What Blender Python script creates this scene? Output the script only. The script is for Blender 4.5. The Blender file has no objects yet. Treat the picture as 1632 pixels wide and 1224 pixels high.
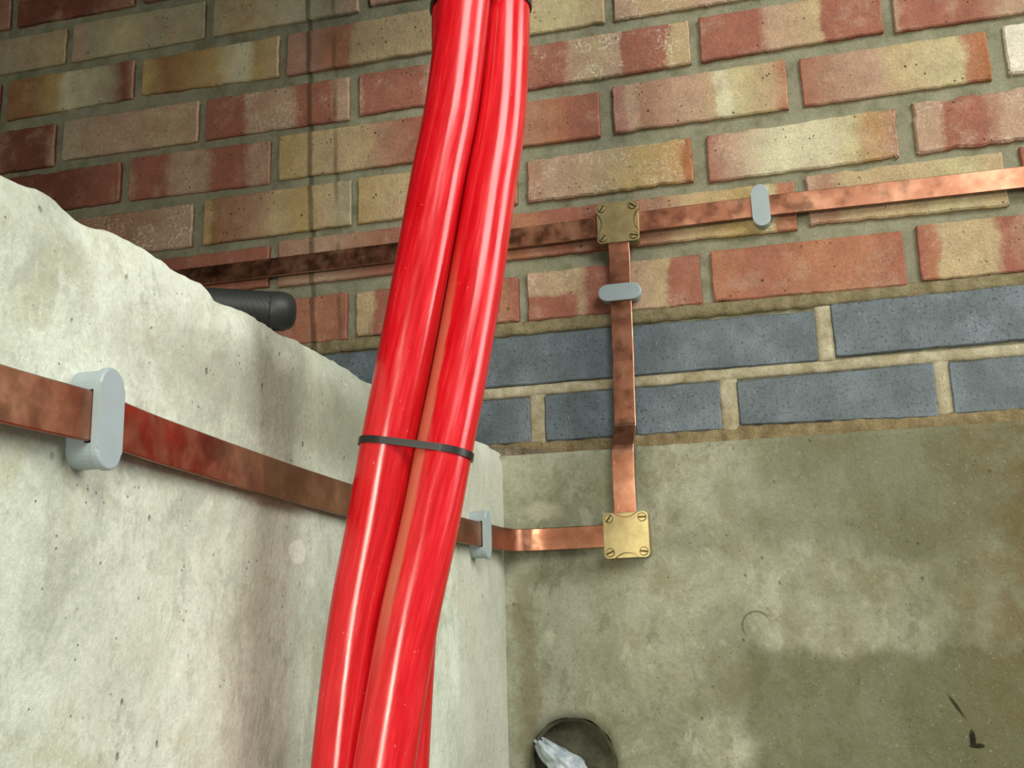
import bpy, bmesh, math, random
from mathutils import Vector, Matrix, noise

# ------------------------------------------------------------------ camera, sky, exposure
scene = bpy.context.scene
col = scene.collection
MM = 0.001

cam_data = bpy.data.cameras.new('camera')
cam_data.sensor_width = 36.0
cam_data.lens = 1781.0 / 1632.0 * 36.0
cam_data.clip_start = 0.02
cam = bpy.data.objects.new('camera', cam_data)
col.objects.link(cam)
cR = Vector((0.96416522, 0.26407477, -0.02549394))
cU = Vector((0.08220893, -0.20601789, 0.97508888))
cF = Vector((-0.25224416, 0.94224261, 0.22034459))
cam.matrix_world = Matrix(((cR.x, cU.x, -cF.x, 0.696297), (cR.y, cU.y, -cF.y, -1.259645),
                           (cR.z, cU.z, -cF.z, -0.211945), (0, 0, 0, 1)))
scene.camera = cam

world = bpy.data.worlds.new('overcast_sky')
scene.world = world
world.use_nodes = True
wbg = world.node_tree.nodes['Background']
wbg.inputs[0].default_value = (0.96, 1.0, 0.93, 1)
wbg.inputs[1].default_value = 0.22


def daylight(loc, aim, sx, sy, watts, tint, spread=180):
    d = bpy.data.lights.new('daylight', 'AREA')
    d.shape = 'RECTANGLE'
    d.size, d.size_y, d.energy, d.color = sx, sy, watts, tint
    d.spread = math.radians(spread)
    o = bpy.data.objects.new('daylight', d)
    col.objects.link(o)
    o.location = loc
    o.rotation_euler = (Vector(aim) - Vector(loc)).to_track_quat('-Z', 'Y').to_euler()


# daylight: the open right-hand end of the pit, and the opening overhead behind the photographer
daylight((2.75, -0.25, 0.75), (0.35, -0.5, 0.0), 0.9, 1.6, 29.0, (0.97, 1.0, 0.95))
daylight((2.05, -2.35, 1.4), (0.5, 0.0, 0.05), 1.2, 1.2, 38.0, (1.0, 0.99, 0.93))
daylight((0.50, -3.4, -0.10), (0.55, 0.0, -0.12), 0.55, 0.9, 5.5, (1.0, 0.93, 0.78), 70)

view = scene.view_settings
view.view_transform = 'Standard'
view.look = 'None'
view.gamma = 1.0
view.use_curve_mapping = False
view.exposure = 0.5

rnd = random.Random(7)


# ------------------------------------------------------------------ object helpers
def link(name, me, parent=None, mat=None):
    o = bpy.data.objects.new(name, me)
    col.objects.link(o)
    if parent is not None:
        o.parent = parent
    if mat is not None:
        me.materials.append(mat)
    return o


def from_data(name, verts, faces, parent=None, mat=None, smooth=False):
    me = bpy.data.meshes.new(name)
    me.from_pydata([(v[0] * MM, v[1] * MM, v[2] * MM) for v in verts], [], faces)
    me.update()
    if smooth:
        me.polygons.foreach_set('use_smooth', [True] * len(me.polygons))
    return link(name, me, parent, mat)


def from_bm(name, bm, parent=None, mat=None, smooth=False):
    bmesh.ops.recalc_face_normals(bm, faces=bm.faces)
    me = bpy.data.meshes.new(name)
    bm.to_mesh(me)
    bm.free()
    if smooth:
        me.polygons.foreach_set('use_smooth', [True] * len(me.polygons))
    return link(name, me, parent, mat)


def empty(name, loc, label=None, cat=None, group=None):
    o = bpy.data.objects.new(name, None)
    o.empty_display_size = 0.02
    o.location = [c * MM for c in loc]
    col.objects.link(o)
    tag(o, label, cat, group)
    return o


def tag(o, label=None, cat=None, group=None, kind=None):
    if label:
        o['label'] = label
    if cat:
        o['category'] = cat
    if group:
        o['group'] = group
    if kind:
        o['kind'] = kind
    return o


def lin(c):
    def f(v):
        v /= 255.0
        return v / 12.92 if v <= 0.04045 else ((v + 0.055) / 1.055) ** 2.4
    return (f(c[0]), f(c[1]), f(c[2]), 1.0)


def nz(x, y, z, s, seed=0.0):
    return noise.noise(Vector((x * s + seed, y * s + seed * 1.7, z * s - seed)))


def fbm(x, y, z, s, seed=0.0, octaves=3):
    t, a, k = 0.0, 1.0, s
    for _ in range(octaves):
        t += a * nz(x, y, z, k, seed)
        a *= 0.5
        k *= 2.1
    return t


# ------------------------------------------------------------------ node helpers
class NT:
    def __init__(self, tree):
        self.t = tree
        self.n = tree.nodes
        self.l = tree.links

    def new(self, kind, **kw):
        nd = self.n.new(kind)
        for k, v in kw.items():
            setattr(nd, k, v)
        return nd

    def put(self, sock, val):
        if hasattr(val, 'is_linked') or isinstance(val, bpy.types.NodeSocket):
            self.l.new(val, sock)
        else:
            sock.default_value = val

    def noise(self, vec, scale, detail=4.0, rough=0.55, dist=0.0):
        nd = self.new('ShaderNodeTexNoise')
        self.put(nd.inputs['Vector'], vec)
        nd.inputs['Scale'].default_value = scale
        nd.inputs['Detail'].default_value = detail
        nd.inputs['Roughness'].default_value = rough
        nd.inputs['Distortion'].default_value = dist
        return nd.outputs[0]

    def voronoi(self, vec, scale):
        nd = self.new('ShaderNodeTexVoronoi')
        self.put(nd.inputs['Vector'], vec)
        nd.inputs['Scale'].default_value = scale
        return nd.outputs['Distance']

    def math(self, op, a, b=0.0, c=0.0, clamp=False):
        nd = self.new('ShaderNodeMath', operation=op, use_clamp=clamp)
        self.put(nd.inputs[0], a)
        self.put(nd.inputs[1], b)
        self.put(nd.inputs[2], c)
        return nd.outputs[0]

    def rng(self, v, a, b, c=0.0, d=1.0, smooth=True):
        nd = self.new('ShaderNodeMapRange')
        nd.interpolation_type = 'SMOOTHSTEP' if smooth else 'LINEAR'
        self.put(nd.inputs[0], v)
        for i, x in enumerate((a, b, c, d)):
            nd.inputs[i + 1].default_value = x
        return nd.outputs[0]

    def mix(self, fac, a, b, mode='MIX'):
        nd = self.new('ShaderNodeMix', data_type='RGBA', blend_type=mode)
        self.put(nd.inputs['Factor'], fac)
        self.put(nd.inputs[6], a)
        self.put(nd.inputs[7], b)
        return nd.outputs[2]

    def ramp(self, fac, stops, mode='LINEAR'):
        nd = self.new('ShaderNodeValToRGB')
        cr = nd.color_ramp
        cr.interpolation = mode
        while len(cr.elements) < len(stops):
            cr.elements.new(0.5)
        for e, (p, c) in zip(cr.elements, stops):
            e.position = p
            e.color = c
        self.put(nd.inputs[0], fac)
        return nd.outputs[0]

    def map(self, vec, scale=(1, 1, 1), loc=(0, 0, 0)):
        nd = self.new('ShaderNodeMapping')
        self.put(nd.inputs[0], vec)
        nd.inputs['Location'].default_value = loc
        nd.inputs['Scale'].default_value = scale
        return nd.outputs[0]

    def sep(self, vec):
        nd = self.new('ShaderNodeSeparateXYZ')
        self.put(nd.inputs[0], vec)
        return nd.outputs

    def comb(self, x, y, z):
        nd = self.new('ShaderNodeCombineXYZ')
        self.put(nd.inputs[0], x)
        self.put(nd.inputs[1], y)
        self.put(nd.inputs[2], z)
        return nd.outputs[0]

    def bump(self, h, strength, dist, normal=None):
        nd = self.new('ShaderNodeBump')
        nd.inputs['Strength'].default_value = strength
        nd.inputs['Distance'].default_value = dist
        self.put(nd.inputs['Height'], h)
        if normal is not None:
            self.put(nd.inputs['Normal'], normal)
        return nd.outputs[0]


def material(name):
    m = bpy.data.materials.new(name)
    m.use_nodes = True
    b = m.node_tree.nodes['Principled BSDF']
    return m, NT(m.node_tree), b


def world_pos(nt):
    return nt.new('ShaderNodeNewGeometry').outputs['Position']


def obj_pos(nt):
    return nt.new('ShaderNodeTexCoord').outputs['Object']


# ------------------------------------------------------------------ masonry materials
PAL = dict(
    R=(158, 103, 86), D=(122, 74, 60), O=(172, 119, 92), P=(182, 154, 132), Q=(166, 128, 106),
    B=(186, 166, 130), C=(206, 202, 172), Y=(182, 160, 108), G=(170, 164, 136), W=(222, 218, 204),
    K=(150, 112, 74), V=(166, 124, 112), A=(184, 150, 104), L=(192, 184, 144), S=(164, 110, 74))


def drip_stain(nt, pos):
    """two narrow dark water runs down the brickwork"""
    s = nt.sep(pos)
    w = nt.noise(nt.map(pos, (0.0, 0.0, 9.0)), 1.0, 3.0)
    wob = nt.math('MULTIPLY', nt.math('SUBTRACT', w, 0.5), 0.012)
    slope = nt.math('MULTIPLY', nt.math('SUBTRACT', 0.645, s[2]), 0.029)
    x = nt.math('ADD', nt.math('SUBTRACT', s[0], slope), wob)
    brk = nt.noise(nt.map(pos, (0, 0, 14.0), (0, 0, 3)), 1.0, 2.0)
    a = nt.rng(nt.math('ABSOLUTE', nt.math('SUBTRACT', x, 0.0840)), 0.0015, 0.0055, 1.0, 0.0)
    b = nt.rng(nt.math('ABSOLUTE', nt.math('SUBTRACT', x, 0.1210)), 0.001, 0.0045, 1.0, 0.0)
    b = nt.math('MULTIPLY', b, nt.rng(brk, 0.38, 0.55))
    f = nt.math('MULTIPLY', nt.math('MAXIMUM', a, nt.math('MULTIPLY', b, 0.7)), 0.62)
    return nt.math('MULTIPLY', f, nt.rng(brk, 0.25, 0.5, 0.5, 1.0))


def brick_group():
    g = bpy.data.node_groups.new('brick_surface', 'ShaderNodeTree')
    g.interface.new_socket('Color', in_out='INPUT', socket_type='NodeSocketColor')
    g.interface.new_socket('Lime', in_out='INPUT', socket_type='NodeSocketFloat')
    g.interface.new_socket('Seed', in_out='INPUT', socket_type='NodeSocketFloat')
    g.interface.new_socket('Color', in_out='OUTPUT', socket_type='NodeSocketColor')
    g.interface.new_socket('Normal', in_out='OUTPUT', socket_type='NodeSocketVector')
    nt = NT(g)
    gi = nt.new('NodeGroupInput')
    go = nt.new('NodeGroupOutput')
    pos = world_pos(nt)
    c = gi.outputs['Color']
    n1 = nt.noise(pos, 38, 4, 0.6)
    c = nt.mix(1.0, c, nt.ramp(n1, [(0.3, (0.80, 0.78, 0.76, 1)), (0.7, (1.1, 1.09, 1.06, 1))]), 'MULTIPLY')
    n2 = nt.noise(pos, 420, 3, 0.6)
    c = nt.mix(1.0, c, nt.ramp(n2, [(0.32, (0.82, 0.80, 0.78, 1)), (0.68, (1.12, 1.11, 1.08, 1))]), 'MULTIPLY')
    # fired dark specks and pin holes
    v = nt.voronoi(pos, 130)
    pm = nt.rng(nt.noise(pos, 24, 2), 0.52, 0.62)
    pit = nt.math('MULTIPLY', nt.rng(v, 0.10, 0.19, 1.0, 0.0), pm)
    v3 = nt.voronoi(pos, 58)
    pit = nt.math('MAXIMUM', pit, nt.math('MULTIPLY', nt.rng(v3, 0.06, 0.12, 1.0, 0.0), nt.rng(nt.noise(pos, 33, 2), 0.50, 0.56)))
    c = nt.mix(nt.math('MULTIPLY', pit, 0.8), c, lin((52, 36, 26)))
    crk = nt.rng(nt.noise(pos, 75, 5, 0.75), 0.64, 0.70)
    c = nt.mix(nt.math('MULTIPLY', crk, 0.4), c, lin((104, 70, 52)))
    # pale lime bloom
    e = nt.noise(pos, 230, 5, 0.75)
    ef = nt.math('MULTIPLY', nt.rng(e, 0.50, 0.60), nt.rng(nt.noise(pos, 26, 3), 0.42, 0.6))
    bw = nt.new('ShaderNodeRGBToBW')
    nt.l.new(gi.outputs['Color'], bw.inputs[0])
    ef = nt.math('MULTIPLY', ef, nt.rng(bw.outputs[0], 0.17, 0.27, 0.12, 1.0))
    c = nt.mix(nt.math('MULTIPLY', ef, gi.outputs['Lime']), c, lin((222, 214, 194)))
    c = nt.mix(drip_stain(nt, pos), c, lin((48, 44, 22)))
    h = nt.math('ADD', nt.math('MULTIPLY', nt.noise(pos, 90, 5, 0.65), 1.0),
                nt.math('MULTIPLY', nt.noise(pos, 520, 3, 0.7), 0.35))
    h = nt.math('SUBTRACT', h, nt.math('MULTIPLY', pit, 0.6))
    nt.l.new(c, go.inputs['Color'])
    nt.l.new(nt.bump(h, 0.8, 0.0022), go.inputs['Normal'])
    return g


BRICK_GROUP = brick_group()


def brick_material(bands, length, lime=0.25, half=None):
    """bands: [(fraction along the brick, palette letter)], half: lower-part override"""
    m, nt, b = material('fired_brick')
    oc = obj_pos(nt)
    s = nt.sep(oc)
    u = nt.math('ADD', nt.math('DIVIDE', s[0], length * MM), 0.5)
    wp = world_pos(nt)
    warp = nt.math('ADD', nt.math('MULTIPLY', nt.math('SUBTRACT', nt.noise(wp, 16, 3), 0.5), 0.16),
                   nt.math('MULTIPLY', nt.math('SUBTRACT', nt.noise(wp, 160, 4, 0.7), 0.5), 0.07))
    u = nt.math('ADD', u, warp)
    c = nt.ramp(u, [(max(0.0, min(1.0, p)), lin(PAL[k])) for p, k in bands])
    if half:
        uh, letter = half
        mask = nt.math('MULTIPLY', nt.rng(u, uh - 0.03, uh + 0.03, 1.0, 0.0),
                       nt.rng(nt.math('ADD', s[2], nt.math('MULTIPLY', warp, 0.1)), -0.004, 0.003, 1.0, 0.0))
        c = nt.mix(mask, c, lin(PAL[letter]))
    hz_ = nt.math('MULTIPLY', nt.rng(nt.noise(wp, 21, 5, 0.65), 0.50, 0.68), 0.5)
    c = nt.mix(hz_, c, lin(PAL['P']))
    hz2 = nt.math('MULTIPLY', nt.rng(nt.noise(nt.map(wp, (1, 1, 1), (3, 0, 1)), 17, 5, 0.65), 0.54, 0.70), 0.4)
    c = nt.mix(hz2, c, lin(PAL['Q']))
    g = nt.new('ShaderNodeGroup')
    g.node_tree = BRICK_GROUP
    nt.put(g.inputs['Color'], c)
    g.inputs['Lime'].default_value = lime
    nt.l.new(g.outputs['Color'], b.inputs['Base Color'])
    nt.l.new(g.outputs['Normal'], b.inputs['Normal'])
    b.inputs['Roughness'].default_value = 0.85
    b.inputs['Specular IOR Level'].default_value = 0.3
    return m


def mortar_material(name, base, dark, lightc, grit=1.0, stain=True):
    m, nt, b = material(name)
    pos = world_pos(nt)
    n = nt.noise(pos, 45, 5, 0.65)
    c = nt.ramp(n, [(0.28, lin(dark)), (0.5, lin(base)), (0.74, lin(lightc))])
    f = nt.noise(pos, 600, 3, 0.7)
    c = nt.mix(1.0, c, nt.ramp(f, [(0.3, (0.75, 0.74, 0.70, 1)), (0.7, (1.12, 1.12, 1.1, 1))]), 'MULTIPLY')
    if stain:
        c = nt.mix(drip_stain(nt, pos), c, lin((48, 44, 22)))
    nt.l.new(c, b.inputs['Base Color'])
    h = nt.math('ADD', nt.noise(pos, 110, 5, 0.7), nt.math('MULTIPLY', nt.noise(pos, 700, 2), 0.4))
    nt.l.new(nt.bump(h, 0.7 * grit, 0.003), b.inputs['Normal'])
    b.inputs['Roughness'].default_value = 0.92
    b.inputs['Specular IOR Level'].default_value = 0.2
    return m


M_MORTAR = mortar_material('grey_mortar', (146, 146, 124), (120, 119, 97), (162, 161, 140))
M_MORTAR_OLIVE = mortar_material('brown_mortar', (138, 128, 98), (104, 94, 66), (166, 156, 126), 1.4)
M_MORTAR_PALE = mortar_material('pale_mortar', (172, 164, 138), (140, 128, 98), (204, 198, 176), 0.6, False)
M_MORTAR_SAND = mortar_material('sandy_mortar', (142, 126, 94), (106, 92, 64), (172, 156, 122), 1.8, False)


def blue_brick_material():
    m, nt, b = material('blue_engineering_brick')
    pos = world_pos(nt)
    c = nt.ramp(nt.noise(pos, 22, 5, 0.6), [(0.3, lin((72, 82, 86))), (0.52, lin((92, 104, 110))), (0.72, lin((114, 126, 134)))])
    c = nt.mix(nt.math('MULTIPLY', nt.rng(nt.noise(pos, 330, 4, 0.7), 0.54, 0.64), 0.75), c, lin((38, 44, 50)))
    c = nt.mix(nt.math('MULTIPLY', nt.rng(nt.noise(nt.map(pos, (1, 1, 0.35)), 190, 4, 0.75), 0.62, 0.74), 0.6), c, lin((176, 184, 182)))
    c = nt.mix(nt.math('MULTIPLY', nt.rng(nt.noise(pos, 60, 4, 0.7), 0.62, 0.74), 0.35), c, lin((150, 142, 118)))
    nt.l.new(c, b.inputs['Base Color'])
    h = nt.math('ADD', nt.noise(pos, 70, 5, 0.6), nt.math('MULTIPLY', nt.noise(pos, 420, 3), 0.3))
    nt.l.new(nt.bump(h, 0.6, 0.002), b.inputs['Normal'])
    b.inputs['Roughness'].default_value = 0.55
    return m


M_BLUE = blue_brick_material()


# ------------------------------------------------------------------ brick geometry
def brick_mesh(name, w, h, quad, rough, seed, depth=60.0):
    """rounded, slightly chipped brick; quad = offsets of the corner heights"""
    ztl, ztr, zbl, zbr = quad
    r = random.Random(seed)
    pts = []
    nx, ny = max(8, int(w / 5)), 13

    def edge(a, b, n):
        ln = math.hypot(b[0] - a[0], b[1] - a[1])
        for i in range(n):
            t = [0.0, 1.3 / ln][i] if i < 2 else (1 - 1.3 / ln if i == n - 1 else (i - 1) / (n - 2))
            pts.append((a[0] + (b[0] - a[0]) * t, a[1] + (b[1] - a[1]) * t))
    A, Bc, Cc, Dc = (-w / 2, zbl), (w / 2, zbr), (w / 2, ztr), (-w / 2, ztl)
    edge(A, Bc, nx)
    edge(Bc, Cc, ny)
    edge(Cc, Dc, nx)
    edge(Dc, A, ny)
    corner = {0, nx, nx + ny, 2 * nx + ny}
    cz = (ztl + ztr + zbl + zbr) / 4
    out = []
    for i, (x, z) in enumerate(pts):
        k = 1.0 * rough * (fbm(x, z, 0, 0.05, seed * 3.1) + 0.2) + 0.55 * rough * r.random()
        k += 2.6 * rough * max(0.0, nz(x, z, 0, 0.035, seed * 5.3) - 0.33)
        if i in corner:
            k += 0.7 + 0.5 * rough * r.random()
        k = max(k, -0.7)
        d = Vector((x / (w / 2), (z - cz) / (h / 2)))
        # inward direction of the nearest side
        if abs(d.x) > abs(d.y) or i in corner:
            x -= math.copysign(k, x)
        if abs(d.y) >= abs(d.x) or i in corner:
            z -= math.copysign(k, z - cz)
        out.append((x, z))
    n = len(out)
    bev = 1.1 + 0.5 * rough
    verts, faces = [], []
    for (x, z) in out:
        s = 1.0
        verts.append((x - math.copysign(bev, x) * min(1, abs(x) / (w * .25)), 0.0,
                      z - math.copysign(bev, z - cz) * min(1, abs(z - cz) / (h * .25))))
    for (x, z) in out:
        verts.append((x, bev * 1.1, z))
    for (x, z) in out:
        verts.append((x, depth, z))
    faces.append(tuple(range(n)))
    for i in range(n):
        j = (i + 1) % n
        faces.append((i, n + i, n + j, j))
        faces.append((n + i, 2 * n + i, 2 * n + j, n + j))
    faces.append(tuple(range(3 * n - 1, 2 * n - 1, -1)))
    me = bpy.data.meshes.new(name)
    me.from_pydata([(a * MM, b2 * MM, c * MM) for a, b2, c in verts], [], faces)
    me.update()
    return me


# ------------------------------------------------------------------ back wall: mortar core
def grid_mesh(xs, zs, yfun):
    verts = [(x, yfun(x, z), z) for z in zs for x in xs]
    nxv = len(xs)
    faces = [(j * nxv + i, j * nxv + i + 1, (j + 1) * nxv + i + 1, (j + 1) * nxv + i)
             for j in range(len(zs) - 1) for i in range(nxv - 1)]
    return verts, faces


WX0, WX1, WZ1 = -860, 1400, 985
xs = [WX0 + 10 * i for i in range(int((WX1 - WX0) / 10) + 1)]
zs = [-10 + 7.5 * i for i in range(int((WZ1 + 10) / 7.5) + 1)]
v, f = grid_mesh(xs, zs, lambda x, z: 7.0 + 1.6 * fbm(x, z, 0, 0.02, 4.0, 2))
nfront = len(v)
base_i = len(v)
v += [(WX0, 100, -10), (WX1, 100, -10), (WX1, 100, zs[-1]), (WX0, 100, zs[-1])]
f.append((base_i + 3, base_i + 2, base_i + 1, base_i))
wall_back = from_data('wall_back', v, f, None, M_MORTAR, True)
tag(wall_back, 'brick wall of mottled red and buff bricks above two dark blue courses', kind='structure')

# ------------------------------------------------------------------ bricks (x left, x right, top left/right z, bottom left/right z, bands, lime, roughness, half)
BOT = [10, 80, 159, 237, 310, 386, 461, 538, 616, 690, 765, 840, 915]
TOP = [66, 141, 221, 299, 372, 449, 523, 601, 675, 750, 825, 900, 975]
r_, b_ = 'R', 'B'
ROWS = {
    0: [(-60, 152), (167, 380), (398, 603, 66, 66, 10, 9), (622, 833, 64, 67, 13, 6), (848, 1060, 66, 67, 8, 6)],
    1: [(40, 255), (270, 485), (500, 714, 141, 138, 80, 79), (731, 945, 144, 146, 82, 83)],
    2: [(-70, 145, 221, 221, 158, 158, [(0, 'R'), (.6, 'R'), (.8, 'O'), (1, 'R')], .3, 1.2),
        (156, 370, 221, 218, 161, 160, [(0, 'B'), (.10, 'B'), (.14, 'R'), (.8, 'Q'), (.92, 'O'), (1, 'R')], .3, 1.4),
        (380, 591, 220, 220, 158, 158, [(0, 'P'), (.31, 'B'), (.36, 'R'), (.58, 'R'), (.60, 'P'), (.80, 'B'), (.83, 'R'), (1, 'R')], .35, 1.2, (.30, 'R')),
        (602, 816, 222, 221, 159, 156, [(0, 'O'), (.3, 'R'), (.5, 'O'), (.8, 'O'), (1, 'R')], .1, 1.2),
        (830, 1044, 225, 225, 159, 159, [(0, 'R'), (.09, 'O'), (.12, 'B'), (.37, 'B'), (.41, 'R'), (1, 'R')], .2, 1.0)],
    3: [(-182, 34, 297, 297, 240, 240, [(0, 'D'), (.5, 'R'), (1, 'R')], .1, 1.0),
        (46, 261, 302, 300, 238, 238, [(0, 'Q'), (.3, 'P'), (.55, 'Q'), (.7, 'R'), (1, 'Q')], .1, 1.0),
        (272, 483, 299, 298, 238, 238, [(0, 'Q'), (.5, 'O'), (.7, 'R'), (1, 'R')], .1, 1.0),
        (494, 704, 298, 296, 238, 235, [(0, 'O'), (.25, 'Q'), (.4, 'B'), (.7, 'Y'), (.86, 'L'), (.9, 'O'), (1, 'O')], .15, 1.3),
        (716, 930, 301, 300, 239, 235, [(0, 'P'), (.12, 'Q'), (.2, 'B'), (.45, 'B'), (.8, 'L'), (1, 'B')], .2, 1.6),
        (946, 1160, 304, 303, 238, 238, [(0, 'R'), (.4, 'R'), (1, 'P')], .2, 1.2)],
    4: [(-295, -81, 372, 372, 309, 309, [(0, 'Q'), (.5, 'Q'), (.8, 'P'), (1, 'P')], .75, 1.4),
        (-65, 150, 374, 374, 309, 311, [(0, 'A'), (.04, 'Y'), (.07, 'K'), (.3, 'Q'), (.5, 'B'), (.7, 'Y'), (.8, 'B'), (1, 'G')], .1, .9),
        (158, 372, 375, 372, 311, 311, [(0, 'Y'), (.2, 'B'), (.42, 'B'), (.5, 'B'), (.9, 'P'), (1, 'Q')], .15, 1.0),
        (384, 590, 367, 368, 310, 310, [(0, 'Q'), (.15, 'P'), (.3, 'P'), (.5, 'B'), (.75, 'Y'), (.93, 'A'), (.97, 'S'), (1, 'S')], .45, 1.9),
        (606, 823, 367, 370, 307, 308, [(0, 'R'), (.15, 'P'), (.32, 'C'), (.65, 'C'), (.78, 'L'), (.86, 'A'), (1, 'Q')], .25, 1.6),
        (839, 1055, 374, 374, 309, 309, [(0, 'P'), (.12, 'P'), (.16, 'R'), (.34, 'R'), (.46, 'P'), (1, 'P')], .4, 2.6)],
    5: [(-410, -197, 449, 448, 388, 388, [(0, 'D'), (.4, 'D'), (.6, 'D'), (1, 'R')], .05, 1.2),
        (-184, 32, 452, 447, 388, 384, [(0, 'Q'), (.06, 'R'), (.27, 'R'), (.32, 'P'), (.55, 'P'), (.61, 'R'), (.82, 'R'), (.88, 'P'), (1, 'Q')], .15, .9),
        (44, 257, 451, 449, 387, 386, [(0, 'Y'), (.3, 'B'), (.55, 'B'), (.7, 'Q'), (.9, 'R'), (1, 'R')], .1, .8),
        (268, 480, 447, 445, 386, 385, [(0, 'Q'), (.5, 'Q'), (.72, 'O'), (.82, 'R'), (1, 'R')], .05, .8),
        (496, 706, 449, 451, 386, 386, [(0, 'V'), (.07, 'V'), (.09, 'P'), (.13, 'P'), (.16, 'Q'), (.5, 'P'), (.57, 'B'), (.59, 'C'), (.66, 'C'), (.69, 'L'), (.9, 'B'), (1, 'O')], .15, 1.2),
        (721, 930, 449, 449, 386, 387, [(0, 'R'), (.12, 'Q'), (.4, 'P'), (.5, 'B'), (.84, 'L'), (.89, 'O'), (.97, 'S'), (1, 'S')], .15, 1.2),
        (946, 1160, 453, 452, 389, 388, [(0, 'W'), (.7, 'W'), (1, 'P')], .5, 2.0)],
    6: [(-520, -308, 523, 523, 458, 458, [(0, 'Q'), (.5, 'Q'), (.66, 'D'), (.93, 'D'), (1, 'Q')], .2, 1.2),
        (-295, -78, 525, 522, 463, 460, [(0, 'G'), (.3, 'P'), (.55, 'P'), (.8, 'B'), (1, 'P')], .3, 1.0),
        (-68, 146, 522, 522, 461, 459, [(0, 'R'), (.27, 'R'), (.31, 'P'), (.6, 'P'), (.65, 'R'), (.88, 'R'), (.92, 'P'), (1, 'P')], .5, 1.2),
        (159, 370, 522, 522, 462, 462, [(0, 'P'), (.05, 'R'), (.42, 'R'), (.5, 'P'), (.8, 'R'), (1, 'R')], .35, 1.2),
        (382, 596, 523, 522, 462, 463, [(0, 'R'), (.26, 'R'), (.30, 'P'), (.45, 'B'), (.59, 'P'), (.61, 'R'), (.85, 'R'), (.89, 'B'), (1, 'B')], .9, 1.2),
        (607, 820, 523, 523, 463, 466, [(0, 'R'), (.34, 'R'), (.40, 'P'), (.66, 'B'), (.69, 'R'), (1, 'R')], .1, .8),
        (832, 1046, 524, 524, 463, 463, [(0, 'P'), (.04, 'R'), (.42, 'R'), (.55, 'P'), (1, 'Q')], .1, .9)],
    7: [(-620, -408),
        (-395, -184, 603, 602, 540, 542, [(0, 'K'), (.2, 'K'), (.40, 'Y'), (.48, 'C'), (.8, 'G'), (.92, 'D'), (1, 'Q')], .1, 1.2),
        (-172, 42, 600, 600, 545, 537, [(0, 'A'), (.05, 'Y'), (.2, 'K'), (.55, 'Y'), (.68, 'C'), (.78, 'C'), (.85, 'Y'), (1, 'B')], .1, 1.5),
        (53, 266, 600, 600, 537, 538, [(0, 'V'), (.18, 'Q'), (.30, 'O'), (.44, 'O'), (.48, 'B'), (1, 'B')], .1, 1.0),
        (280, 492, 601, 601, 538, 538, [(0, 'B'), (.4, 'L'), (.75, 'L'), (1, 'B')], .1, .9),
        (503, 715, 601, 601, 538, 538, [(0, 'P'), (.3, 'B'), (.6, 'P'), (1, 'C')], .8, 1.2),
        (727, 940, 601, 601, 538, 538, [(0, 'B'), (.5, 'P'), (1, 'B')], .3, 1.0)],
    8: [(-512, -300, 673, 673, 616, 616, [(0, 'G'), (.5, 'G'), (1, 'B')], .1, 1.0),
        (-290, -74, 676, 675, 616, 616, [(0, 'P'), (.2, 'G'), (.4, 'L'), (.6, 'G'), (1, 'G')], .1, .9),
        (-61, 158, 676, 676, 616, 615, [(0, 'G'), (.2, 'B'), (.6, 'C'), (.8, 'G'), (1, 'P')], .1, .9),
        (172, 385, 676, 676, 621, 618, [(0, 'P'), (.5, 'R'), (1, 'P')], .2, 1.0)],
    9: [(-389, -190, 750, 750, 690, 688, [(0, 'D'), (.6, 'D'), (1, 'Q')], .1, 1.0),
        (-176, 38, 750, 750, 690, 690, [(0, 'D'), (.5, 'R'), (1, 'Q')], .1, 1.0)],
    10: [(-290, -76)], 11: [(-389, -176)], 12: [(-290, -76)],
}
SPARE = [
    [(0, 'R'), (.3, 'R'), (.36, 'B'), (.6, 'B'), (.66, 'R'), (1, 'R')],
    [(0, 'P'), (.5, 'B'), (1, 'Y')],
    [(0, 'Q'), (.4, 'R'), (1, 'O')],
    [(0, 'B'), (.5, 'C'), (1, 'B')],
    [(0, 'D'), (.5, 'R'), (1, 'Q')],
]
SPARE_M = [brick_material(s, 214, 0.2) for s in SPARE]
seed = 1
for c, row in ROWS.items():
    row = [tuple(r) for r in row]
    while row[0][0] > WX0 + 230:
        row.insert(0, (row[0][0] - 226, row[0][0] - 12))
    while row[-1][1] < WX1 - 230:
        row.append((row[-1][1] + 12, row[-1][1] + 226))
    for r in row:
        seed += 1
        xl, xr = r[0], r[1]
        ztl, ztr, zbl, zbr = r[2:6] if len(r) > 2 else (TOP[c] + rnd.uniform(-1, 1), TOP[c] + rnd.uniform(-1, 1), BOT[c], BOT[c])
        w = xr - xl
        cz = (ztl + ztr + zbl + zbr) / 4
        hh = (ztl + ztr - zbl - zbr) / 2
        if c < 2:
            mat, rough = M_BLUE, 0.8
        elif len(r) > 6:
            mat = brick_material(r[6], w, r[7], r[9] if len(r) > 9 else None)
            rough = r[8]
        else:
            mat, rough = SPARE_M[seed % 5], 1.0
        me = brick_mesh('brick', w, hh, (ztl - cz, ztr - cz, zbl - cz, zbr - cz), rough, seed)
        me.materials.append(mat)
        o = bpy.data.objects.new('brick', me)
        o.parent = wall_back
        o.location = ((xl + xr) / 2 * MM, rnd.uniform(-0.8, 0.8) * MM, cz * MM)
        o.rotation_euler = (rnd.uniform(-.006, .006), 0, rnd.uniform(-.004, .004))
        col.objects.link(o)


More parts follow.
